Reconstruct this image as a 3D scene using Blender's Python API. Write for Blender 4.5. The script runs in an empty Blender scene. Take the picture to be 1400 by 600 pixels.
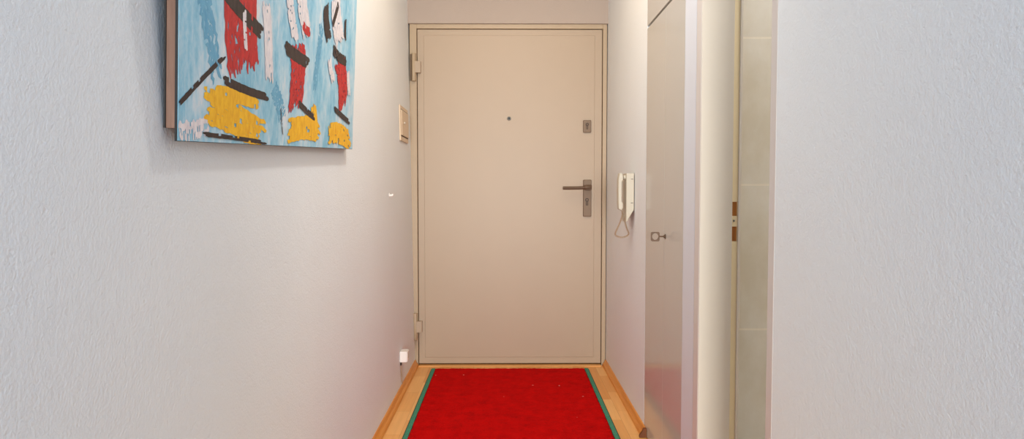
import bpy, bmesh, math, random
from mathutils import Vector, Matrix, Euler

scene = bpy.context.scene
C = scene.collection

# ------------------------------------------------------------------ helpers
def tag(o, label=None, cat=None, group=None, kind=None):
    if label: o['label'] = label
    if cat: o['category'] = cat
    if group: o['group'] = group
    if kind: o['kind'] = kind
    return o

def empty(name, loc, parent=None):
    o = bpy.data.objects.new(name, None)
    C.objects.link(o)
    o.location = loc
    o.empty_display_size = 0.05
    if parent: o.parent = parent
    return o

def obj(name, bm, mats, parent=None, smooth=False, origin=None):
    """link a bmesh (in world coordinates) as one mesh object"""
    bm.normal_update()
    me = bpy.data.meshes.new(name)
    base = Vector((0, 0, 0))
    if parent is not None:
        base = root_loc(parent)
    if origin is not None:
        org = Vector(origin)
    elif parent is not None:
        org = base
    else:
        cs = [v.co for v in bm.verts]
        org = Vector(((min(c.x for c in cs) + max(c.x for c in cs)) / 2,
                      (min(c.y for c in cs) + max(c.y for c in cs)) / 2,
                      min(c.z for c in cs)))
    bmesh.ops.translate(bm, verts=bm.verts, vec=-org)
    bm.to_mesh(me)
    bm.free()
    if not isinstance(mats, (list, tuple)): mats = [mats]
    for m in mats: me.materials.append(m)
    if smooth:
        for p in me.polygons: p.use_smooth = True
    o = bpy.data.objects.new(name, me)
    C.objects.link(o)
    if parent is not None:
        o.parent = parent
        o.location = org - base
    else:
        o.location = org
    return o

def root_loc(o):
    v = Vector(o.location)
    while o.parent:
        o = o.parent
        v = v + Vector(o.location)
    return v

def NB(): return bmesh.new()

def box(bm, x0, x1, y0, y1, z0, z1, bev=0.0, seg=2, mat=0):
    b = bmesh.new()
    bmesh.ops.create_cube(b, size=1)
    for v in b.verts:
        v.co = Vector(((x0 + x1) / 2 + v.co.x * (x1 - x0),
                       (y0 + y1) / 2 + v.co.y * (y1 - y0),
                       (z0 + z1) / 2 + v.co.z * (z1 - z0)))
    if bev > 0:
        bmesh.ops.bevel(b, geom=list(b.edges), offset=bev, segments=seg, profile=0.5, affect='EDGES')
    join(bm, b, mat)

def join(bm, b, mat=0):
    b.normal_update()
    vm = {}
    for v in b.verts: vm[v] = bm.verts.new(v.co)
    for f in b.faces:
        try:
            nf = bm.faces.new([vm[v] for v in f.verts])
            nf.material_index = mat
            nf.smooth = f.smooth
        except ValueError:
            pass
    b.free()

def prism(bm, pts, axis, a, b_, bev=0.0, mat=0, seg=2):
    """pts 2-D outline, extruded along axis from a to b_.  axis x: (y,z); y: (x,z); z: (x,y)"""
    t = bmesh.new()
    def P(p, w):
        if axis == 'x': return Vector((w, p[0], p[1]))
        if axis == 'y': return Vector((p[0], w, p[1]))
        return Vector((p[0], p[1], w))
    A = [t.verts.new(P(p, a)) for p in pts]
    B = [t.verts.new(P(p, b_)) for p in pts]
    n = len(pts)
    t.faces.new(A); t.faces.new(list(reversed(B)))
    for i in range(n):
        t.faces.new((A[i], B[i], B[(i + 1) % n], A[(i + 1) % n]))
    bmesh.ops.recalc_face_normals(t, faces=t.faces)
    if bev > 0:
        bmesh.ops.bevel(t, geom=list(t.edges), offset=bev, segments=seg, profile=0.5, affect='EDGES')
    join(bm, t, mat)

def cyl(bm, p0, p1, r0, r1=None, seg=24, mat=0, bev=0.0):
    if r1 is None: r1 = r0
    p0, p1 = Vector(p0), Vector(p1)
    d = p1 - p0
    t = bmesh.new()
    bmesh.ops.create_cone(t, cap_ends=True, segments=seg, radius1=r0, radius2=r1, depth=d.length)
    if bev > 0:
        es = [e for e in t.edges if any(len(f.verts) > 4 for f in e.link_faces)]
        bmesh.ops.bevel(t, geom=es, offset=bev, segments=2, profile=0.5, affect='EDGES')
    for f in t.faces: f.smooth = len(f.verts) == 4
    q = Vector((0, 0, 1)).rotation_difference(d.normalized())
    M = Matrix.Translation((p0 + p1) / 2) @ q.to_matrix().to_4x4()
    bmesh.ops.transform(t, matrix=M, verts=t.verts)
    join(bm, t, mat)

def tube(bm, pts, r, seg=8, mat=0):
    pts = [Vector(p) for p in pts]
    rings = []
    up = Vector((0, 0, 1))
    for i, p in enumerate(pts):
        d = (pts[min(i + 1, len(pts) - 1)] - pts[max(i - 1, 0)]).normalized()
        if i == 0:
            n = d.cross(up)
            if n.length < 1e-3: n = d.cross(Vector((1, 0, 0)))
            n.normalize()
        else:
            n = (n - d * n.dot(d)).normalized()
        b = d.cross(n)
        rr = r[i] if isinstance(r, (list, tuple)) else r
        rings.append([bm.verts.new(p + (n * math.cos(2 * math.pi * k / seg) + b * math.sin(2 * math.pi * k / seg)) * rr) for k in range(seg)])
    for a, b in zip(rings, rings[1:]):
        for k in range(seg):
            f = bm.faces.new((a[k], a[(k + 1) % seg], b[(k + 1) % seg], b[k]))
            f.material_index = mat; f.smooth = True
    f = bm.faces.new(list(reversed(rings[0]))); f.material_index = mat
    f = bm.faces.new(rings[-1]); f.material_index = mat

def catmull(P, n=12):
    P = [Vector(p) for p in P]
    out = []
    for i in range(len(P) - 1):
        p0 = P[max(i - 1, 0)]; p1 = P[i]; p2 = P[i + 1]; p3 = P[min(i + 2, len(P) - 1)]
        for k in range(n):
            t = k / n
            out.append(0.5 * ((2 * p1) + (-p0 + p2) * t + (2 * p0 - 5 * p1 + 4 * p2 - p3) * t * t + (-p0 + 3 * p1 - 3 * p2 + p3) * t ** 3))
    out.append(P[-1])
    return out

def rrect(x0, x1, y0, y1, r, n=5):
    pts = []
    for cx, cy, a0 in ((x1 - r, y1 - r, 0), (x0 + r, y1 - r, 90), (x0 + r, y0 + r, 180), (x1 - r, y0 + r, 270)):
        for k in range(n + 1):
            a = math.radians(a0 + 90 * k / n)
            pts.append((cx + r * math.cos(a), cy + r * math.sin(a)))
    return pts

# ---------------------------------------------------------------- materials
def lin(c):
    return tuple(((v / 255) / 12.92 if v / 255 <= 0.04045 else ((v / 255 + 0.055) / 1.055) ** 2.4) for v in c) + (1.0,)

class NT:
    def __init__(self, name):
        self.m = bpy.data.materials.new(name)
        self.m.use_nodes = True
        self.t = self.m.node_tree
        self.b = self.t.nodes['Principled BSDF']
    def n(self, typ, **kw):
        nd = self.t.nodes.new(typ)
        for k, v in kw.items():
            if k in nd.inputs.keys() if hasattr(nd.inputs, 'keys') else False:
                nd.inputs[k].default_value = v
            else:
                setattr(nd, k, v)
        return nd
    def l(self, a, b): self.t.links.new(a, b)
    def coord(self, scale=(1, 1, 1), rot=(0, 0, 0)):
        g = self.n('ShaderNodeNewGeometry')
        mp = self.n('ShaderNodeMapping')
        mp.inputs['Scale'].default_value = scale
        mp.inputs['Rotation'].default_value = rot
        self.l(g.outputs['Position'], mp.inputs['Vector'])
        return mp.outputs['Vector']
    def noise(self, vec, scale, detail=3, rough=0.5):
        nd = self.n('ShaderNodeTexNoise')
        nd.inputs['Scale'].default_value = scale
        nd.inputs['Detail'].default_value = detail
        nd.inputs['Roughness'].default_value = rough
        self.l(vec, nd.inputs['Vector'])
        return nd.outputs['Fac']
    def ramp(self, fac, stops, interp='LINEAR'):
        nd = self.n('ShaderNodeValToRGB')
        cr = nd.color_ramp
        cr.interpolation = interp
        while len(cr.elements) > 1: cr.elements.remove(cr.elements[-1])
        cr.elements[0].position = stops[0][0]; cr.elements[0].color = stops[0][1]
        for p, c in stops[1:]:
            e = cr.elements.new(p); e.color = c
        self.l(fac, nd.inputs['Fac'])
        return nd.outputs['Color']
    def mix(self, fac, a, b, mode='MIX'):
        nd = self.n('ShaderNodeMix')
        nd.data_type = 'RGBA'; nd.blend_type = mode
        for s, v in ((nd.inputs[0], fac), (nd.inputs[6], a), (nd.inputs[7], b)):
            if hasattr(v, 'is_output'): self.l(v, s)
            else: s.default_value = v
        return nd.outputs[2]
    def math(self, op, a, b=None):
        nd = self.n('ShaderNodeMath'); nd.operation = op
        for s, v in ((nd.inputs[0], a), (nd.inputs[1], b)):
            if v is None: continue
            if hasattr(v, 'is_output'): self.l(v, s)
            else: s.default_value = v
        return nd.outputs[0]
    def bump(self, h, strength=0.3, dist=0.002, normal=None):
        nd = self.n('ShaderNodeBump')
        nd.inputs['Strength'].default_value = strength
        nd.inputs['Distance'].default_value = dist
        self.l(h, nd.inputs['Height'])
        if normal is not None: self.l(normal, nd.inputs['Normal'])
        return nd.outputs['Normal']
    def set(self, color=None, rough=None, metal=None, spec=None, normal=None):
        for k, v in (('Base Color', color), ('Roughness', rough), ('Metallic', metal), ('Specular IOR Level', spec), ('Normal', normal)):
            if v is None: continue
            if hasattr(v, 'is_output'): self.l(v, self.b.inputs[k])
            else: self.b.inputs[k].default_value = v
        return self.m

def lacquer(name, rgb, rough=0.4, var=0.04, bump=0.05, spec=0.5):
    t = NT(name)
    v = t.coord()
    c = lin(rgb)
    d = tuple(x * (1 - var) for x in c[:3]) + (1,)
    col = t.mix(t.noise(v, 6, 3), c, d)
    nrm = t.bump(t.noise(v, 140, 2), bump, 0.001)
    return t.set(col, rough, 0.0, spec, nrm)

def plaster(name, rgb, strength):
    t = NT(name)
    v = t.coord()
    c = lin(rgb)
    d = tuple(x * 0.95 for x in c[:3]) + (1,)
    col = t.mix(t.noise(v, 3, 4), c, d)
    n1 = t.noise(v, 190, 3, 0.55)
    n2 = t.noise(v, 42, 2, 0.5)
    pit = t.ramp(t.noise(v, 75, 2, 0.6), [(0.25, (0, 0, 0, 1)), (0.38, (1, 1, 1, 1))])
    h = t.math('ADD', t.math('MULTIPLY', n1, 0.6), t.math('MULTIPLY', n2, 0.45))
    h = t.math('ADD', h, t.math('MULTIPLY', pit, 0.22))
    return t.set(col, 0.85, 0.0, 0.2, t.bump(h, strength, 0.004))

def metal(name, rgb, rough=0.35):
    t = NT(name)
    v = t.coord((1, 1, 14))
    c = lin(rgb)
    col = t.mix(t.noise(v, 60, 3), c, tuple(x * 0.8 for x in c[:3]) + (1,))
    return t.set(col, rough, 0.25, 0.4, t.bump(t.noise(v, 200, 2), 0.08, 0.0005))

M_wall = plaster('white_rough_plaster', (230.3, 236, 239), 0.42)
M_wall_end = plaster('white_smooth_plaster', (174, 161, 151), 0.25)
M_ceiling = plaster('white_ceiling_paint', (238, 238, 238), 0.3)
M_door = lacquer('cream_door_lacquer', (169, 150, 128), 0.42)
M_frame = lacquer('cream_frame_lacquer', (172, 152, 125), 0.42)
M_jamb = lacquer('pale_cream_jamb_lacquer', (206, 198, 185), 0.38)
M_rebate = lacquer('ivory_rebate_lacquer', (232, 215, 176), 0.38)
M_casing = lacquer('white_casing_lacquer', (212, 206, 202), 0.4)
M_gloss = lacquer('glossy_white_cupboard', (192, 190, 184), 0.13, 0.02, 0.02)
M_stile = lacquer('white_cupboard_stile', (214, 219, 228), 0.5, 0.02)
M_plastic = lacquer('ivory_plastic', (190, 183, 166), 0.3, 0.02, 0.02)
M_white_plastic = lacquer('white_plastic', (236, 232, 228), 0.35, 0.05, 0.1)
M_cover = lacquer('cream_cover_plate', (218, 198, 172), 0.45)
M_steel = metal('brownish_steel', (120, 100, 82), 0.5)
M_nickel = metal('dull_nickel', (98, 76, 58), 0.45)
M_peep = metal('grey_peephole_metal', (105, 105, 100), 0.4)
M_dark = lacquer('gap_shade', (30, 20, 14), 0.8)
M_keyhole = lacquer('dark_keyhole', (40, 24, 12), 0.6)
M_black = lacquer('black_panel_edge', (14, 14, 16), 0.6)
M_cord = lacquer('beige_cord', (170, 142, 112), 0.5)

def wood(name, a, b, axis, rough, grain=1.0):
    t = NT(name)
    sc = {'y': (40, 2.2, 40), 'x': (2.2, 40, 40), 'z': (40, 40, 2.2)}[axis]
    v = t.coord(sc)
    f = t.noise(v, 1.6, 5, 0.6)
    col = t.ramp(f, [(0.3, lin(a)), (0.7, lin(b))])
    return t.set(col, rough, 0, 0.4, t.bump(f, 0.08 * grain, 0.001))
M_base = wood('beech_baseboard_wood', (200, 122, 44), (226, 154, 70), 'y', 0.38)
M_thresh = wood('beech_threshold_wood', (214, 152, 84), (232, 178, 112), 'x', 0.4)
M_batten = wood('grey_brown_batten_wood', (98, 70, 56), (138, 108, 92), 'z', 0.7)
M_rawwood = wood('raw_brown_mortise_wood', (150, 90, 34), (206, 140, 70), 'z', 0.7)
M_endgrain = wood('dark_end_grain', (90, 46, 18), (140, 82, 38), 'z', 0.6)
M_edgewood = wood('pale_chipboard_edge', (140, 108, 66), (176, 142, 96), 'y', 0.7)

def make_parquet():
    t = NT('beech_strip_parquet')
    # strips run along the hallway: brick rows across x, long side along y
    g = t.n('ShaderNodeNewGeometry')
    mp = t.n('ShaderNodeMapping')
    mp.inputs['Rotation'].default_value = (0, 0, math.radians(90))
    t.l(g.outputs['Position'], mp.inputs['Vector'])
    br = t.n('ShaderNodeTexBrick')
    br.offset = 0.41; br.offset_frequency = 2; br.squash = 1.0
    br.inputs['Scale'].default_value = 1.0
    br.inputs['Brick Width'].default_value = 0.31
    br.inputs['Row Height'].default_value = 0.066
    br.inputs['Mortar Size'].default_value = 0.0006
    br.inputs['Mortar Smooth'].default_value = 0.2
    br.inputs['Bias'].default_value = 0.0
    br.inputs['Color1'].default_value = lin((224, 154, 74))
    br.inputs['Color2'].default_value = lin((248, 196, 122))
    br.inputs['Mortar'].default_value = lin((176, 120, 62))
    t.l(mp.outputs['Vector'], br.inputs['Vector'])
    v = t.coord((40, 2.5, 1))
    f = t.noise(v, 1.5, 5, 0.6)
    gr = t.ramp(f, [(0.3, (0.82, 0.78, 0.72, 1)), (0.7, (1, 1, 1, 1))])
    col = t.mix(0.7, br.outputs['Color'], gr, 'MULTIPLY')
    return t.set(col, 0.33, 0, 0.4, t.bump(br.outputs['Fac'], 0.15, -0.0008))
M_floor = make_parquet()

def make_pile():
    t = NT('red_carpet_pile')
    v = t.coord()
    a = t.noise(v, 16, 5, 0.7)
    b = t.noise(v, 240, 3, 0.7)
    s = t.math('ADD', t.math('MULTIPLY', a, 0.4), t.math('MULTIPLY', b, 0.6))
    col = t.ramp(s, [(0.30, lin((124, 0, 2))), (0.5, lin((194, 2, 4))), (0.68, lin((218, 12, 10)))])
    vo = t.n('ShaderNodeTexVoronoi')
    vo.inputs['Scale'].default_value = 9
    t.l(v, vo.inputs['Vector'])
    speck = t.ramp(vo.outputs['Distance'], [(0.0, (1, 1, 1, 1)), (0.03, (1, 1, 1, 1)), (0.05, (0, 0, 0, 1))])
    col = t.mix(speck, col, lin((236, 170, 160)))
    m = t.set(col, 0.95, 0, 0.05, t.bump(b, 0.8, 0.004))
    t.b.inputs['Sheen Weight'].default_value = 0.06
    t.b.inputs['Sheen Tint'].default_value = lin((255, 90, 80))
    return m
M_pile = make_pile()
def make_binding():
    t = NT('green_rug_binding')
    v = t.coord()
    w = t.noise(v, 300, 2, 0.6)
    col = t.ramp(w, [(0.3, lin((44, 110, 88))), (0.7, lin((92, 160, 132)))])
    return t.set(col, 0.9, 0, 0.1, t.bump(w, 0.5, 0.002))
M_bind = make_binding()
M_backing = lacquer('dark_green_rubber_backing', (26, 44, 38), 0.8)

def make_tiles():
    t = NT('beige_marbled_wall_tile')
    g = t.n('ShaderNodeNewGeometry')
    sp = t.n('ShaderNodeSeparateXYZ'); t.l(g.outputs['Position'], sp.inputs[0])
    cb = t.n('ShaderNodeCombineXYZ')
    t.l(t.math('ADD', sp.outputs[0], sp.outputs[1]), cb.inputs[0])
    t.l(t.math('SUBTRACT', sp.outputs[2], 0.093), cb.inputs[1])
    br = t.n('ShaderNodeTexBrick')
    br.offset = 0.0
    br.inputs['Scale'].default_value = 1.0
    br.inputs['Brick Width'].default_value = 0.327
    br.inputs['Row Height'].default_value = 0.491
    br.inputs['Mortar Size'].default_value = 0.0035
    br.inputs['Color1'].default_value = lin((226, 222, 212))
    br.inputs['Color2'].default_value = lin((232, 228, 219))
    br.inputs['Mortar'].default_value = lin((244, 238, 226))
    t.l(cb.outputs[0], br.inputs['Vector'])
    n = t.noise(t.coord((3, 3, 2)), 2.2, 5, 0.6)
    cl = t.ramp(n, [(0.35, lin((238, 233, 222))), (0.65, (1, 1, 1, 1))])
    col = t.mix(0.8, br.outputs['Color'], cl, 'MULTIPLY')
    return t.set(col, 0.25, 0, 0.5, t.bump(br.outputs['Fac'], 0.25, -0.002))
M_tile = make_tiles()

def make_canvas():
    t = NT('scraped_sky_blue_paint')
    tc = t.n('ShaderNodeTexCoord')
    mp = t.n('ShaderNodeMapping')
    mp.inputs['Scale'].default_value = (1, 9, 5)
    t.l(tc.outputs['Object'], mp.inputs['Vector'])
    mp2 = t.n('ShaderNodeMapping')
    mp2.inputs['Scale'].default_value = (1, 40, 16)
    t.l(tc.outputs['Object'], mp2.inputs['Vector'])
    a = t.noise(mp.outputs['Vector'], 1.0, 5, 0.65)
    b = t.noise(mp2.outputs['Vector'], 1.4, 4, 0.7)
    s = t.math('ADD', t.math('MULTIPLY', a, 0.65), t.math('MULTIPLY', b, 0.35))
    col = t.ramp(s, [(0.34, lin((92, 170, 204))), (0.47, lin((146, 200, 224))), (0.56, lin((184, 216, 232))), (0.66, lin((226, 228, 232)))])
    return t.set(col, 0.5, 0, 0.35, t.bump(b, 0.15, 0.001))
M_canvas = make_canvas()
def paint(name, rgb, dark):
    t = NT(name)
    tc = t.n('ShaderNodeTexCoord')
    mp = t.n('ShaderNodeMapping'); mp.inputs['Scale'].default_value = (1, 60, 24)
    t.l(tc.outputs['Object'], mp.inputs['Vector'])
    f = t.noise(mp.outputs['Vector'], 1.2, 4, 0.7)
    col = t.ramp(f, [(0.3, lin(dark)), (0.6, lin(rgb))])
    return t.set(col, 0.5, 0, 0.3, t.bump(f, 0.15, 0.001))
P_red = paint('red_brush_paint', (204, 44, 46), (160, 24, 34))
P_yel = paint('yellow_brush_paint', (248, 196, 40), (222, 156, 22))
P_blk = paint('black_brush_paint', (62, 48, 46), (24, 20, 22))
P_wht = paint('white_brush_paint', (236, 230, 232), (206, 204, 212))
P_teal = paint('dusty_blue_brush_paint', (112, 176, 206), (88, 158, 196))

# ---------------------------------------------------------------- setting
XR = 0.597                      # right-hand wall plane
YD = 4.083                      # entrance door plane
CEIL = 2.5
YB = -0.4                       # open end of the hallway behind the viewer
def xl(z): return -0.553 - 0.0145 * z   # the left wall leans out very slightly

def structure(o, label=None):
    return tag(o, label, None, None, 'structure')

bm = NB(); box(bm, -0.75, 0.722, YB, YD + 0.2, -0.1, 0.0)
structure(obj('floor', bm, M_floor))
bm = NB(); box(bm, -0.75, 0.722, YB, YD + 0.2, CEIL, CEIL + 0.1)
structure(obj('ceiling', bm, M_ceiling))
bm = NB(); prism(bm, [(xl(0), 0), (xl(CEIL), CEIL), (-0.75, CEIL), (-0.75, 0)], 'y', YB, YD + 0.2)
structure(obj('wall_left', bm, M_wall))

D0, D1, DH = 1.533, 2.108, 2.02  # bathroom doorway (along y) and its height
bm = NB()
box(bm, XR, 0.722, YB, 1.518, 0, CEIL)
box(bm, XR, 0.722, 1.518, 2.165, DH + 0.04, CEIL)
structure(obj('wall_right', bm, M_wall))
bm = NB()
prism(bm, [(0.5965, 0), (0.5985, CEIL), (0.722, CEIL), (0.722, 0)], 'y', 2.93, YD + 0.2)
structure(obj('wall_right_far', bm, M_wall))
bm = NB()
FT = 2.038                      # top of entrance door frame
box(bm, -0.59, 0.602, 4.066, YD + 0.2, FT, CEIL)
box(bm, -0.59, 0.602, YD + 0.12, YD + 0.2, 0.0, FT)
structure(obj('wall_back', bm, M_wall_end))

# baseboards: small moulded beech profile
def baseboard(name, xw, sgn, y0, y1):
    prof = [(0, 0), (0.022, 0), (0.022, 0.008), (0.019, 0.014), (0.013, 0.021), (0.009, 0.029), (0.006, 0.036), (0.003, 0.039), (0, 0.039)]
    bm = NB()
    prism(bm, [(xw(p[1]) + sgn * p[0], p[1]) for p in prof], 'y', y0, y1)
    return structure(obj(name, bm, M_base))
baseboard('baseboard_left', xl, 1, YB, 4.068)
br_ = baseboard('baseboard_right', lambda z: 0.5965, -1, 2.885, 4.068)
bm = NB(); prism(bm, [(0.5965, 0), (0.566, 0), (0.566, 0.009), (0.571, 0.018), (0.5795, 0.030), (0.5835, 0.0405), (0.5965, 0.0405)], 'y', 2.868, 2.885, 0.002)
structure(obj('trim_1', bm, M_endgrain))

# threshold strip under the entrance door
bm = NB(); box(bm, -0.53, 0.567, 4.048, 4.098, 0.0, 0.006, 0.002)
structure(obj('trim_2', bm, M_thresh))

# ----------------------------------------------------------- entrance door
door = empty('door_1', (0.018, YD, 0))
structure(door, 'cream steel entrance door at the end of the hallway')
LX0, LX1, LZ0, LZ1 = -0.5305, 0.5665, 0.0125, 2.007
bm = NB()
fy0, fy1 = 4.078, YD + 0.12
def ring(bm, y0, y1, ox0, ox1, oz, ix0, ix1, iz, bev):
    box(bm, ox0, ix0, y0, y1, 0, oz, bev)
    box(bm, ix1, ox1, y0, y1, 0, oz, bev)
    box(bm, ix0, ix1, y0, y1, iz, oz, bev)
ring(bm, fy0, fy1, -0.575, 0.5935, FT, LX0 - 0.003, LX1 + 0.003, LZ1 + 0.003, 0.0015)
obj('door_frame', bm, M_frame, door)
# dark filler behind the leaf: shade of the gap put into its colour
bm = NB(); box(bm, LX0 - 0.002, LX1 + 0.002, YD + 0.062, YD + 0.1, 0.0, LZ1 + 0.002)
obj('rebate', bm, M_dark, door)
bm = NB()
box(bm, LX0, LX1, YD, YD + 0.055, LZ0, LZ1, 0.003, 2)
box(bm, -0.4925, 0.522, YD - 0.003, YD + 0.01, 0.051, 1.973, 0.002, 2)
leaf = obj('door_leaf', bm, M_door, door)

def hinge(zc):
    bm = NB()
    cyl(bm, (-0.5485, 4.062, zc - 0.082), (-0.5485, 4.062, zc + 0.082), 0.0125, seg=28, bev=0.003)
    box(bm, -0.556, -0.541, 4.066, 4.082, zc - 0.078, zc + 0.078, 0.001)
    h = obj('hinge', bm, M_frame, door)
    bm = NB()
    box(bm, -0.549, -0.508, 4.052, 4.0825, zc - 0.034, zc + 0.034, 0.002)
    obj('hinge_leaf', bm, M_door, h)
    bm = NB()
    box(bm, -0.571, -0.563, 4.068, 4.0795, zc - 0.078, zc + 0.078, 0.001)
    obj('hinge_plate', bm, M_dark if False else M_nickel, h)
hinge(1.782); hinge(0.240)

bm = NB()
cyl(bm, (0.013, 4.0725, 1.483), (0.013, 4.082, 1.483), 0.0105, 0.012, bev=0.002)
pe = obj('peephole', bm, M_peep, door)
bm = NB(); cyl(bm, (0.013, 4.0715, 1.483), (0.013, 4.0735, 1.483), 0.006)
obj('lens', bm, M_black, pe)

def euro(plate, x, z, y, s=1.0):
    bm = NB()
    cyl(bm, (x, y - 0.0016, z + 0.010 * s), (x, y + 0.001, z + 0.010 * s), 0.0092 * s)
    box(bm, x - 0.0052 * s, x + 0.0052 * s, y - 0.0014, y + 0.001, z - 0.018 * s, z + 0.008 * s, 0.0006)
    obj('keyhole', bm, M_keyhole, plate)
    bm = NB(); cyl(bm, (x, y - 0.0026, z + 0.010 * s), (x, y, z + 0.010 * s), 0.0058 * s)
    box(bm, x - 0.003 * s, x + 0.003 * s, y - 0.0022, y, z - 0.016 * s, z + 0.002 * s, 0.0006)
    obj('lock_cylinder', bm, M_nickel, plate)

bm = NB(); prism(bm, rrect(0.453, 0.501, 1.399, 1.473, 0.006), 'y', 4.068, 4.081, 0.0025)
lk = obj('lock_plate', bm, M_steel, door)
euro(lk, 0.477, 1.437, 4.0675, 1.0)

bm = NB(); prism(bm, rrect(0.455, 0.504, 0.899, 1.120, 0.007), 'y', 4.066, 4.081, 0.0035)
hp = obj('handle_plate', bm, M_steel, door)
euro(hp, 0.4775, 0.988, 4.0655, 1.15)
bm = NB()
cyl(bm, (0.479, 4.067, 1.074), (0.479, 4.030, 1.074), 0.0125, 0.0115, bev=0.002)
# lever: flattened bar bending out of the neck to the left
prof = catmull([(0.497, 4.026, 1.074), (0.479, 4.024, 1.075), (0.445, 4.024, 1.0715), (0.39, 4.024, 1.070), (0.345, 4.025, 1.070), (0.331, 4.0255, 1.070)], 8)
tube(bm, prof, [0.0145 if p.x > 0.465 else 0.0145 - (0.465 - p.x) / 0.02 * 0.0055 if p.x > 0.445 else 0.009 for p in prof], 16)
box(bm, 0.459, 0.500, 4.014, 4.034, 1.058, 1.089, 0.004)
obj('lever', bm, M_nickel, hp)

# ---------------------------------------------- bathroom doorway and bathroom
dj = empty('door_2', (0.65, 1.85, 0))
structure(dj, 'open bathroom doorway in the right-hand wall with cream frame')
bm = NB()
# far casing on the hallway side, thin, and head casing, near casing
XC = XR - 0.0007
bm2 = NB()
box(bm2, XC, XR + 0.02, D1, 2.162, 0, DH + 0.045, 0.0015)
box(bm2, XC, XR + 0.02, 1.515, D0 + 0.0175, 0, DH + 0.045, 0.0015)
box(bm2, XC, XR + 0.02, D0 + 0.0175, D1, DH, DH + 0.045, 0.0015)
obj('casing', bm2, M_casing, dj)
box(bm, XC + 0.001, 0.697, D1 - 0.004, 2.16, 0, DH, 0.0015)
box(bm, XR + 0.02, 0.697, 1.518, D0 + 0.0175, 0, DH, 0.001)
box(bm, XR + 0.02, 0.697, D0 + 0.0175, D1, DH, DH + 0.04, 0.001)
obj('jamb', bm, M_jamb, dj)
bm = NB()
# rebate on the bathroom side, stepped back; two mortises left open (built from bars)
rx0, rx1, ry0, ry1 = 0.697, 0.7245, D1 + 0.010, D1 + 0.035
zs = [0.0, 0.898, 0.944, 0.977, 1.021, DH]
mx0, mx1 = 0.7005, 0.7165
box(bm, rx0, mx0, ry0, ry1, 0, DH)
box(bm, mx1, rx1, ry0, ry1, 0, DH)
for a, b in ((0.0, 0.898), (0.944, 0.977), (1.021, DH)):
    box(bm, mx0, mx1, ry0, ry1, a, b)
box(bm, rx0, 0.7245, 1.518, D0 + 0.0075, 0, DH)
rb = obj('rebate', bm, M_rebate, dj)
bm = NB()
box(bm, 0.7175, 0.7265, D1 + 0.0035, D1 + 0.034, 0, DH + 0.03, 0.002)
# leave the ledge clear of the mortises by a notch: the strip is the sealing lip
obj('sealing_lip', bm, M_jamb, dj)
bm = NB()
for a, b in ((0.898, 0.944), (0.977, 1.021)):
    box(bm, mx0, mx1, ry0 + 0.005, ry1 + 0.002, a, b)
    box(bm, mx0 - 0.0012, mx0 + 0.0006, ry0 - 0.0008, ry1, a, b)
obj('latch_mortise', bm, M_rawwood, dj)
bm = NB(); cyl(bm, (0.7065, ry0 - 0.0015, 0.962), (0.7065, ry0 + 0.001, 0.962), 0.003)
obj('strike_screw', bm, M_peep, dj)

BX0, BX1, BY0, BY1 = 0.722, 1.95, 0.9, 2.30
bm = NB(); box(bm, BX0 + 0.004, BX1, BY1, BY1 + 0.05, 0, CEIL)
structure(obj('wall_bathroom_far', bm, M_tile))
bm = NB(); box(bm, BX1, BX1 + 0.05, BY0, BY1 + 0.05, 0, CEIL)
structure(obj('wall_bathroom_side', bm, M_tile))
bm = NB(); box(bm, BX0, BX1, BY0 - 0.05, BY0, 0, CEIL)
structure(obj('wall_bathroom_near', bm, M_tile))
bm = NB(); box(bm, BX0, BX1 + 0.05, BY0 - 0.05, BY1 + 0.05, -0.1, 0.0)
structure(obj('floor_bathroom', bm, M_tile))
bm = NB(); box(bm, BX0, BX1 + 0.05, BY0 - 0.05, BY1 + 0.05, CEIL, CEIL + 0.1)
structure(obj('ceiling_bathroom', bm, M_ceiling))

# ---------------------------------------------------------- built-in cupboard
CY0, CY1, SPLIT = 2.166, 2.929, 1.742
cup = empty('built_in_cupboard', (0.66, (CY0 + CY1) / 2, 0))
tag(cup, 'glossy white built-in cupboard in the right-hand wall with narrow doors', 'cupboard')
bm = NB()
box(bm, 0.622, 0.7, CY0 + 0.002, CY1 - 0.001, 0.001, CEIL - 0.002)
obj('carcass', bm, M_edgewood, cup)
bm = NB(); box(bm, XR, 0.621, CY0, 2.304, 0.001, CEIL - 0.002, 0.001)
obj('side_stile', bm, M_stile, cup)
SE = 2.586
doors = []
for a, b in ((2.3065, SE - 0.0008), (SE + 0.0008, CY1 - 0.002)):
    bm = NB(); box(bm, XR, 0.6215, a, b, 0.004, SPLIT, 0.0008)
    doors.append(obj('door', bm, M_gloss, cup))
for a, b in ((2.3065, SE - 0.0008), (SE + 0.0008, CY1 - 0.002)):
    bm = NB(); box(bm, XR, 0.6215, a, b, SPLIT + 0.011, CEIL - 0.004, 0.0008)
    obj('upper_door', bm, M_gloss, cup)
KY, KZ = 2.562, 0.883
bm = NB()
cyl(bm, (XR - 0.0022, KY, KZ), (XR + 0.002, KY, KZ), 0.0095, bev=0.0008)
rose = obj('keyhole_rosette', bm, M_nickel, doors[0])

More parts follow.
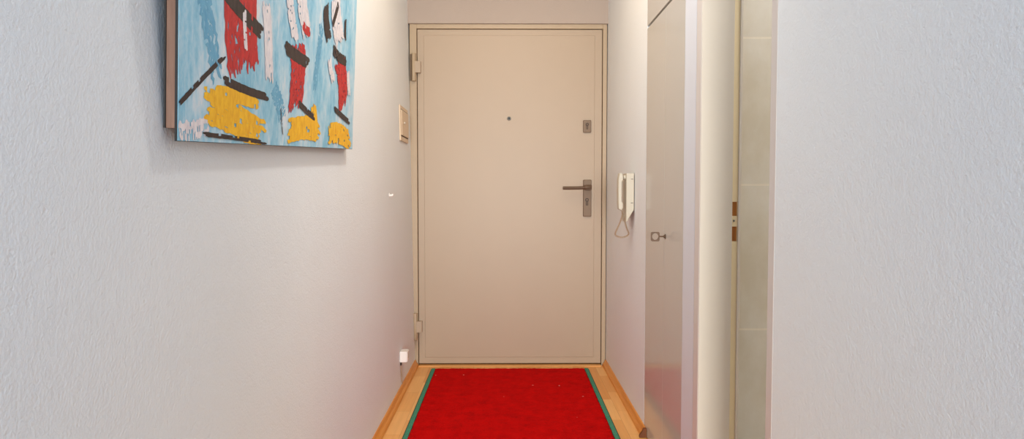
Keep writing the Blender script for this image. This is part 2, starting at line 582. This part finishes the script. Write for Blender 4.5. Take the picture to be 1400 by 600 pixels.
# the key standing in the lock: square bow with round hole, stem and collar
bm = NB()
kx = 0.5585
outer = rrect(kx - 0.0165, kx + 0.0165, KZ - 0.0185, KZ + 0.0175, 0.006, 4)
n = 24
def ray_to(pts, a, cx, cz):
    dx, dz = math.cos(a), math.sin(a)
    best = None
    for i in range(len(pts)):
        x0, z0 = pts[i][0] - cx, pts[i][1] - cz
        x1, z1 = pts[(i + 1) % len(pts)][0] - cx, pts[(i + 1) % len(pts)][1] - cz
        ex, ez = x1 - x0, z1 - z0
        den = dx * ez - dz * ex
        if abs(den) < 1e-9: continue
        t_ = (x0 * ez - z0 * ex) / den
        u_ = (x0 * dz - z0 * dx) / den
        if t_ > 0 and -1e-6 <= u_ <= 1 + 1e-6: best = t_ if best is None else max(best, t_)
    return (cx + dx * best, cz + dz * best)
rings = []
for k in range(n * 2):
    a = 2 * math.pi * k / (n * 2)
    o_ = ray_to(outer, a, kx, KZ)
    i_ = (kx + 0.0118 * math.cos(a), KZ + 0.0125 * math.sin(a))
    rings.append([bm.verts.new((o_[0], KY - 0.002, o_[1])), bm.verts.new((i_[0], KY - 0.002, i_[1])),
                  bm.verts.new((i_[0], KY + 0.002, i_[1])), bm.verts.new((o_[0], KY + 0.002, o_[1]))])
for k in range(len(rings)):
    a, b = rings[k], rings[(k + 1) % len(rings)]
    for j in range(4):
        bm.faces.new((a[j], b[j], b[(j + 1) % 4], a[(j + 1) % 4]))
bmesh.ops.recalc_face_normals(bm, faces=bm.faces)
cyl(bm, (kx + 0.015, KY, KZ), (XR + 0.004, KY, KZ), 0.0028)
cyl(bm, (XR - 0.0062, KY, KZ), (XR - 0.0026, KY, KZ), 0.0062, bev=0.0006)
tag(obj('key', bm, M_nickel), 'small metal key standing in the lock of the white cupboard', 'key')

# ------------------------------------------------------------- door intercom
ic = empty('door_intercom', (XR, 3.23, 0.9))
tag(ic, 'white wall intercom with handset and coiled cord right of the entrance door', 'intercom')
xw = 0.594
bm = NB()
iy0, iy1 = 3.186, 3.30
prism(bm, [(xw, 0.965), (xw - 0.036, 0.907), (xw - 0.036, 1.136), (xw, 1.136)], 'y', iy0, iy1, 0.002)
base = obj('base_unit', bm, M_plastic, ic)
for z0 in (1.1075, 0.9965):
    bm = NB(); box(bm, xw - 0.015, xw - 0.004, iy0 - 0.0004, iy0 + 0.002, z0, z0 + 0.0025)
    obj('seam_slot', bm, M_keyhole, base)
bm = NB(); cyl(bm, (xw - 0.046, 3.218, 1.117), (xw - 0.034, 3.218, 1.117), 0.010, 0.012, bev=0.002)
obj('hook_switch', bm, M_plastic, base)
bm = NB()
# handset: bar with thicker ear and mouth ends, seen from its side
hs = [(0.5245, 0.968), (0.5375, 0.962), (0.5455, 0.972), (0.5455, 0.996), (0.5395, 1.006), (0.5395, 1.096), (0.5455, 1.106), (0.5445, 1.128), (0.536, 1.1385), (0.5275, 1.1365), (0.5225, 1.11), (0.5215, 1.05), (0.5225, 0.995)]
prism(bm, hs, 'y', 3.196, 3.243, 0.004, seg=3)
hso = obj('handset', bm, M_plastic, ic)
# cord: tight coil along a drooping loop
path = catmull([(0.536, 3.218, 0.966), (0.546, 3.219, 0.944), (0.532, 3.222, 0.898), (0.513, 3.226, 0.850), (0.530, 3.228, 0.836), (0.555, 3.230, 0.834), (0.578, 3.232, 0.848), (0.568, 3.232, 0.878), (0.558, 3.230, 0.915), (0.562, 3.228, 0.94)], 40)
coil = []
L = 0.0; prev = path[0]
for i, p in enumerate(path):
    L += (p - prev).length; prev = p
    d = (path[min(i + 1, len(path) - 1)] - path[max(i - 1, 0)]).normalized()
    n1 = Vector((0, 1, 0)); n1 = (n1 - d * n1.dot(d)).normalized(); n2 = d.cross(n1)
    s = i / (len(path) - 1)
    rad = 0.0034 if 0.06 < s < 0.94 else 0.0008
    a = 2 * math.pi * L / 0.0052
    coil.append(p + (n1 * math.cos(a) + n2 * math.sin(a)) * rad)
# resample finely for roundness
fine = []
tot = [0.0]
for a_, b_ in zip(path, path[1:]): tot.append(tot[-1] + (b_ - a_).length)
NS = int(tot[-1] / 0.0052 * 12)
j = 0
for k in range(NS + 1):
    s_ = tot[-1] * k / NS
    while j < len(tot) - 2 and tot[j + 1] < s_: j += 1
    f_ = (s_ - tot[j]) / max(tot[j + 1] - tot[j], 1e-9)
    p = path[j].lerp(path[j + 1], f_)
    d = (path[j + 1] - path[j]).normalized()
    n1 = Vector((0, 1, 0)); n1 = (n1 - d * n1.dot(d)).normalized(); n2 = d.cross(n1)
    q = s_ / tot[-1]
    rad = 0.0034 * min(1, q / 0.07, (1 - q) / 0.07)
    a = 2 * math.pi * s_ / 0.0052
    fine.append(p + (n1 * math.cos(a) + n2 * math.sin(a)) * rad)
bm = NB(); tube(bm, fine, 0.0013, 5)
obj('coiled_cord', bm, M_cord, ic)

# ----------------------------------------------------- left wall small things
# flat cover box near the entrance door
wb_x = lambda z: xl(z)
wb = empty('wall_cover_box', (xl(1.42), 3.79, 1.33))
tag(wb, 'flat cream cover box on left wall beside the entrance door', 'cover box')
bm = NB()
def slab(bm, y0, y1, z0, z1, t0, t1, bev=0.0015):
    prism(bm, [(xl(z0) + t0, z0), (xl(z0) + t1, z0), (xl(z1) + t1, z1), (xl(z1) + t0, z1)], 'y', y0, y1, bev)
slab(bm, 3.655, 3.93, 1.323, 1.512, 0.0003, 0.008)
fr = obj('cover_frame', bm, M_cover, wb)
bm = NB(); slab(bm, 3.672, 3.916, 1.352, 1.488, 0.0085, 0.013)
cv = obj('cover_door', bm, M_cover, wb)
for z0 in (1.4885, 1.3475):
    bm = NB(); slab(bm, 3.668, 3.92, z0, z0 + 0.004, 0.0082, 0.0092, 0)
    obj('cover_slot', bm, M_keyhole, wb)
bm = NB(); cyl(bm, (xl(1.42) + 0.0125, 3.74, 1.422), (xl(1.42) + 0.022, 3.74, 1.422), 0.007, 0.006, bev=0.0015)
obj('knob', bm, M_plastic, cv)

# small hook
hk = empty('wall_hook', (xl(1.03), 3.30, 1.02))
tag(hk, 'tiny white hook on left wall at the height of the door handle', 'wall hook')
bm = NB(); x0 = xl(1.035)
cyl(bm, (x0 + 0.0003, 3.30, 1.033), (x0 + 0.004, 3.30, 1.033), 0.011, bev=0.001)
obj('hook_plate', bm, M_white_plastic, hk)
bm = NB()
tube(bm, catmull([(x0 + 0.003, 3.30, 1.033), (x0 + 0.011, 3.30, 1.031), (x0 + 0.0155, 3.30, 1.033), (x0 + 0.017, 3.30, 1.039)], 5), 0.0055, 10)
obj('hook_peg', bm, M_white_plastic, hk)

# socket box low on the left wall with its cable
sx = xl(0.2)
sb = empty('socket_box', (sx, 3.53, 0.17))
tag(sb, 'small white surface socket box low on left wall near the door', 'socket box')
bm = NB(); box(bm, sx + 0.0003, sx + 0.037, 3.505, 3.57, 0.165, 0.222, 0.004, 3)
hb = obj('housing', bm, M_white_plastic, sb)
bm = NB(); box(bm, sx + 0.0365, sx + 0.0405, 3.508, 3.567, 0.168, 0.219, 0.0018)
obj('cover', bm, M_white_plastic, sb)
bm = NB(); cyl(bm, (sx + 0.040, 3.5375, 0.1935), (sx + 0.042, 3.5375, 0.1935), 0.012, bev=0.0005)
obj('outlet', bm, M_plastic, sb)
bm = NB()
box(bm, sx + 0.002, sx + 0.009, 3.512, 3.524, 0.148, 0.172, 0.001)
obj('cable_gland', bm, M_keyhole, sb)
bm = NB()
tube(bm, catmull([(sx + 0.005, 3.518, 0.150), (sx + 0.005, 3.52, 0.12), (sx + 0.006, 3.535, 0.075), (xl(0.04) + 0.005, 3.545, 0.0435)], 8), 0.0022, 8)
obj('cable', bm, M_cord, sb)

# ----------------------------------------------------------------- the rug
rug = empty('hallway_runner', (0.018, 2.95, 0))
tag(rug, 'red carpet runner with green bound side edges on the parquet', 'rug')
RX0, RX1, RY0, RY1 = -0.442, 0.478, 1.9, 3.988
random.seed(3)
bm = NB(); box(bm, RX0 - 0.004, RX1 + 0.004, RY0, RY1 + 0.001, 0.0005, 0.0045)
obj('backing', bm, M_backing, rug)
bm = NB()
nx, ny = 96, 220
px0, px1 = RX0 + 0.021, RX1 - 0.021
grid = []
for j in range(ny + 1):
    row = []
    for i in range(nx + 1):
        x = px0 + (px1 - px0) * i / nx; y = RY0 + (RY1 - RY0) * j / ny
        e = (i in (0, nx)) or (j in (0, ny))
        if i in (0, nx): x += random.uniform(-0.004, 0.004)
        if j in (0, ny): y += random.uniform(-0.0015, 0.0015)
        z = 0.0062 if e else 0.0095 + random.uniform(-0.0012, 0.0012)
        row.append(bm.verts.new((x, y, z)))
    grid.append(row)
for j in range(ny):
    for i in range(nx):
        f = bm.faces.new((grid[j][i], grid[j][i + 1], grid[j + 1][i + 1], grid[j + 1][i])); f.smooth = True
# skirt down to the backing
loop = [grid[0][i] for i in range(nx + 1)] + [grid[j][nx] for j in range(1, ny + 1)] + [grid[ny][i] for i in range(nx - 1, -1, -1)] + [grid[j][0] for j in range(ny - 1, 0, -1)]
low = [bm.verts.new((v.co.x, v.co.y, 0.0042)) for v in loop]
for k in range(len(loop)):
    k2 = (k + 1) % len(loop)
    bm.faces.new((loop[k2], loop[k], low[k], low[k2]))
obj('pile', bm, M_pile, rug)
for a, b in ((RX0, RX0 + 0.020), (RX1 - 0.020, RX1)):
    bm = NB(); box(bm, a, b, RY0, RY1, 0.0042, 0.0085, 0.0018, 2)
    obj('edge_binding', bm, M_bind, rug)

# ------------------------------------------------------------ wall painting
pt = empty('painting', (-0.545, 1.137, 1.138))
t_, l_ = math.radians(2.83), math.radians(3.0)
U = Vector((0, math.cos(t_), math.sin(t_)))
V = Vector((math.sin(l_), -math.sin(t_) * math.cos(l_), math.cos(t_) * math.cos(l_)))
N = U.cross(V)
pt.rotation_euler = Matrix((N, U, V)).transposed().to_euler()
tag(pt, 'wide abstract painting of blue, red and yellow strokes hung tilted on left wall', 'painting')
W, H_ = 1.285, 0.515
def local(name, bm, mats, parent):
    me = bpy.data.meshes.new(name)
    bm.normal_update(); bm.to_mesh(me); bm.free()
    for m in (mats if isinstance(mats, list) else [mats]): me.materials.append(m)
    o = bpy.data.objects.new(name, me); C.objects.link(o); o.parent = parent
    return o
bm = NB(); box(bm, -0.0045, -0.0006, 0, W, 0, H_)
local('panel', bm, M_black, pt)
# blue ground on the face of the panel + loose brush strokes laid over it
bm = NB()
box(bm, -0.0006, 0.0, 0.002, W - 0.001, 0.001, H_ - 0.001)
layer = [0.0002]
def stroke(u0, v0, u1, v1, w, mat, seed, dry=0.25, n=26, taper=0.3):
    r = random.Random(seed)
    a = Vector((u0, v0)); b = Vector((u1, v1)); d = (b - a).normalized(); q = Vector((-d.y, d.x))
    layer[0] += 0.00006
    ph = r.uniform(0, 6)
    k_lanes = max(2, int(w / 0.008))
    # several bristle lanes with ragged ends make one brush stroke
    for k in range(k_lanes):
        s0 = r.uniform(-0.02, 0.06) * (1 + taper); s1 = 1 + r.uniform(-0.10, 0.03) * (1 + taper)
        o0 = (k / k_lanes - 0.5) * w; o1 = ((k + 1.25) / k_lanes - 0.5) * w
        prevv = None
        for i in range(n + 1):
            s = s0 + (s1 - s0) * i / n
            c = a + (b - a) * s + q * (0.012 * w / 0.05 * math.sin(3.0 * s + ph))
            jj = r.uniform(-1, 1) * w * 0.02 * (1 + 3 * dry)
            edge = 1.0 if 0 < i < n else 0.4
            m_ = (o0 + o1) / 2
            p = c + q * (m_ + (o0 - m_) * edge + jj); p2 = c + q * (m_ + (o1 - m_) * edge + jj)
            vv = []
            for z in (p, p2):
                uu = min(max(z.x, 0.002), W - 0.001); v2 = min(max(z.y, 0.001), H_ - 0.001)
                vv.append(bm.verts.new((layer[0] + k * 0.000002, uu, v2)))
            if prevv and r.random() > dry * 0.12:
                f = bm.faces.new((prevv[0], vv[0], vv[1], prevv[1])); f.material_index = mat
            prevv = vv
R_, Y_, B_, W_, T_ = 1, 2, 3, 4, 5
S = stroke
# soft ground variation
S(0.05, 0.30, 0.16, 0.12, 0.05, T_, 1, 1.5); S(0.46, 0.14, 0.52, 0.05, 0.05, T_, 2, 1.5); S(0.84, 0.36, 0.80, 0.16, 0.04, T_, 3, 1.5)
S(0.06, 0.44, 0.5, 0.47, 0.06, T_, 4, 1.5); S(0.0, 0.02, 0.12, 0.03, 0.03, W_, 5, 2.0)
# left group
S(0.245, 0.44, 0.275, 0.14, 0.115, R_, 11); S(0.315, 0.33, 0.345, 0.16, 0.05, R_, 12)
S(0.10, 0.050, 0.41, 0.036, 0.066, Y_, 13); S(0.13, 0.082, 0.37, 0.094, 0.03, Y_, 14)
S(0.005, 0.062, 0.19, 0.165, 0.009, B_, 15, 0.6); S(0.12, 0.29, 0.39, 0.245, 0.03, B_, 16); S(0.17, 0.12, 0.42, 0.108, 0.016, B_, 17)
S(0.385, 0.31, 0.44, 0.14, 0.048, W_, 18); S(0.28, 0.27, 0.285, 0.19, 0.016, W_, 19)
S(0.09, 0.016, 0.42, 0.003, 0.008, B_, 20, 0.6)
# middle group
S(0.60, 0.25, 0.645, 0.10, 0.12, R_, 21); S(0.57, 0.045, 0.86, 0.032, 0.062, Y_, 22); S(0.79, 0.12, 0.80, 0.02, 0.05, Y_, 23)
S(0.53, 0.245, 0.73, 0.215, 0.03, B_, 24); S(0.64, 0.11, 0.80, 0.085, 0.016, B_, 25); S(0.57, 0.36, 0.60, 0.26, 0.05, W_, 26)
S(0.66, 0.42, 0.70, 0.29, 0.08, W_, 27); S(0.53, 0.40, 0.56, 0.36, 0.03, B_, 28); S(0.665, 0.315, 0.735, 0.305, 0.022, R_, 29); S(0.51, 0.09, 0.53, 0.02, 0.004, B_, 30, 0.6)
# right group
S(1.055, 0.275, 1.115, 0.13, 0.115, R_, 31); S(0.95, 0.036, 1.25, 0.028, 0.064, Y_, 32)
S(1.00, 0.47, 1.07, 0.33, 0.11, W_, 33); S(0.885, 0.41, 0.93, 0.32, 0.055, B_, 34); S(0.97, 0.30, 1.15, 0.285, 0.03, B_, 35)
S(1.00, 0.12, 1.22, 0.095, 0.016, B_, 36); S(0.94, 0.27, 0.985, 0.20, 0.035, W_, 37); S(1.185, 0.26, 1.20, 0.18, 0.035, W_, 38)
S(1.02, 0.45, 0.96, 0.36, 0.02, B_, 39); S(1.12, 0.42, 1.13, 0.35, 0.02, B_, 40)
local('painted_face', bm, [M_canvas, P_red, P_yel, P_blk, P_wht, P_teal], pt)
# batten frame on the back
bm = NB()
bx0, bx1 = -0.0205, -0.0046
box(bm, bx0, bx1, 0.003, 0.033, 0.021, H_ - 0.02, 0.001)
box(bm, bx0, bx1, W - 0.036, W - 0.006, 0.021, H_ - 0.02, 0.001)
box(bm, bx0, bx1, 0.034, W - 0.037, 0.06, 0.09, 0.001)
box(bm, bx0, bx1, 0.034, W - 0.037, H_ - 0.05, H_ - 0.02, 0.001)
bf = local('batten_frame', bm, M_batten, pt)
bm = NB()
box(bm, -0.0235, -0.0206, 0.002, 0.035, 0.021, H_ - 0.02)  # black strip stands in for the shade between batten and wall
local('gap_shade_strip', bm, M_black, bf)

# ------------------------------------------------------------------- lights
def area(name, loc, rot, sx_, sy_, power, col):
    l = bpy.data.lights.new(name, 'AREA')
    l.shape = 'RECTANGLE'; l.size = sx_; l.size_y = sy_; l.energy = power; l.color = col
    o = bpy.data.objects.new(name, l); C.objects.link(o); o.location = loc; o.rotation_euler = rot
    return o
area('ceiling_lamp', (0.02, 2.1, 2.46), (0, 0, 0), 0.12, 0.12, 10, (1.0, 0.97, 0.92))
area('added_entry_fill', (0.02, 2.85, 2.47), (0, 0, 0), 0.8, 0.9, 9.5, (1.0, 0.75, 0.50))  # added warm fill for the far walls and door, no known fixture
area('added_front_fill', (0.0, -6.0, 1.2), (math.radians(90), 0, 0), 1.2, 1.8, 500, (1.0, 0.96, 0.89))  # added frontal fill far behind the viewer, lights the door evenly
l = bpy.data.lights.new('bathroom_lamp', 'POINT'); l.energy = 13; l.color = (1.0, 0.98, 0.97); l.shadow_soft_size = 0.12
o = bpy.data.objects.new('bathroom_lamp', l); C.objects.link(o); o.location = (1.35, 1.5, 2.25)

w = bpy.data.worlds.new('daylight_world'); scene.world = w; w.use_nodes = True
bg = w.node_tree.nodes['Background']
bg.inputs['Color'].default_value = (0.32, 0.60, 1.0, 1); bg.inputs['Strength'].default_value = 0.92

# ------------------------------------------------------------------- camera
cam = bpy.data.cameras.new('camera'); cam.sensor_width = 36; cam.lens = 24; cam.clip_start = 0.05
co = bpy.data.objects.new('camera', cam); C.objects.link(co)
F = 1400 * 24 / 36
co.location = (0, 0, 1.057)
co.rotation_euler = (math.radians(90) - math.atan(40 / F), 0, -math.atan(7 / math.hypot(F, 40)))
scene.camera = co

scene.view_settings.view_transform = 'Standard'
scene.view_settings.look = 'None'
scene.view_settings.exposure = 0.0
scene.cycles.use_denoising = True
scene.cycles.max_bounces = 10
scene.cycles.diffuse_bounces = 6
scene.cycles.sample_clamp_indirect = 6
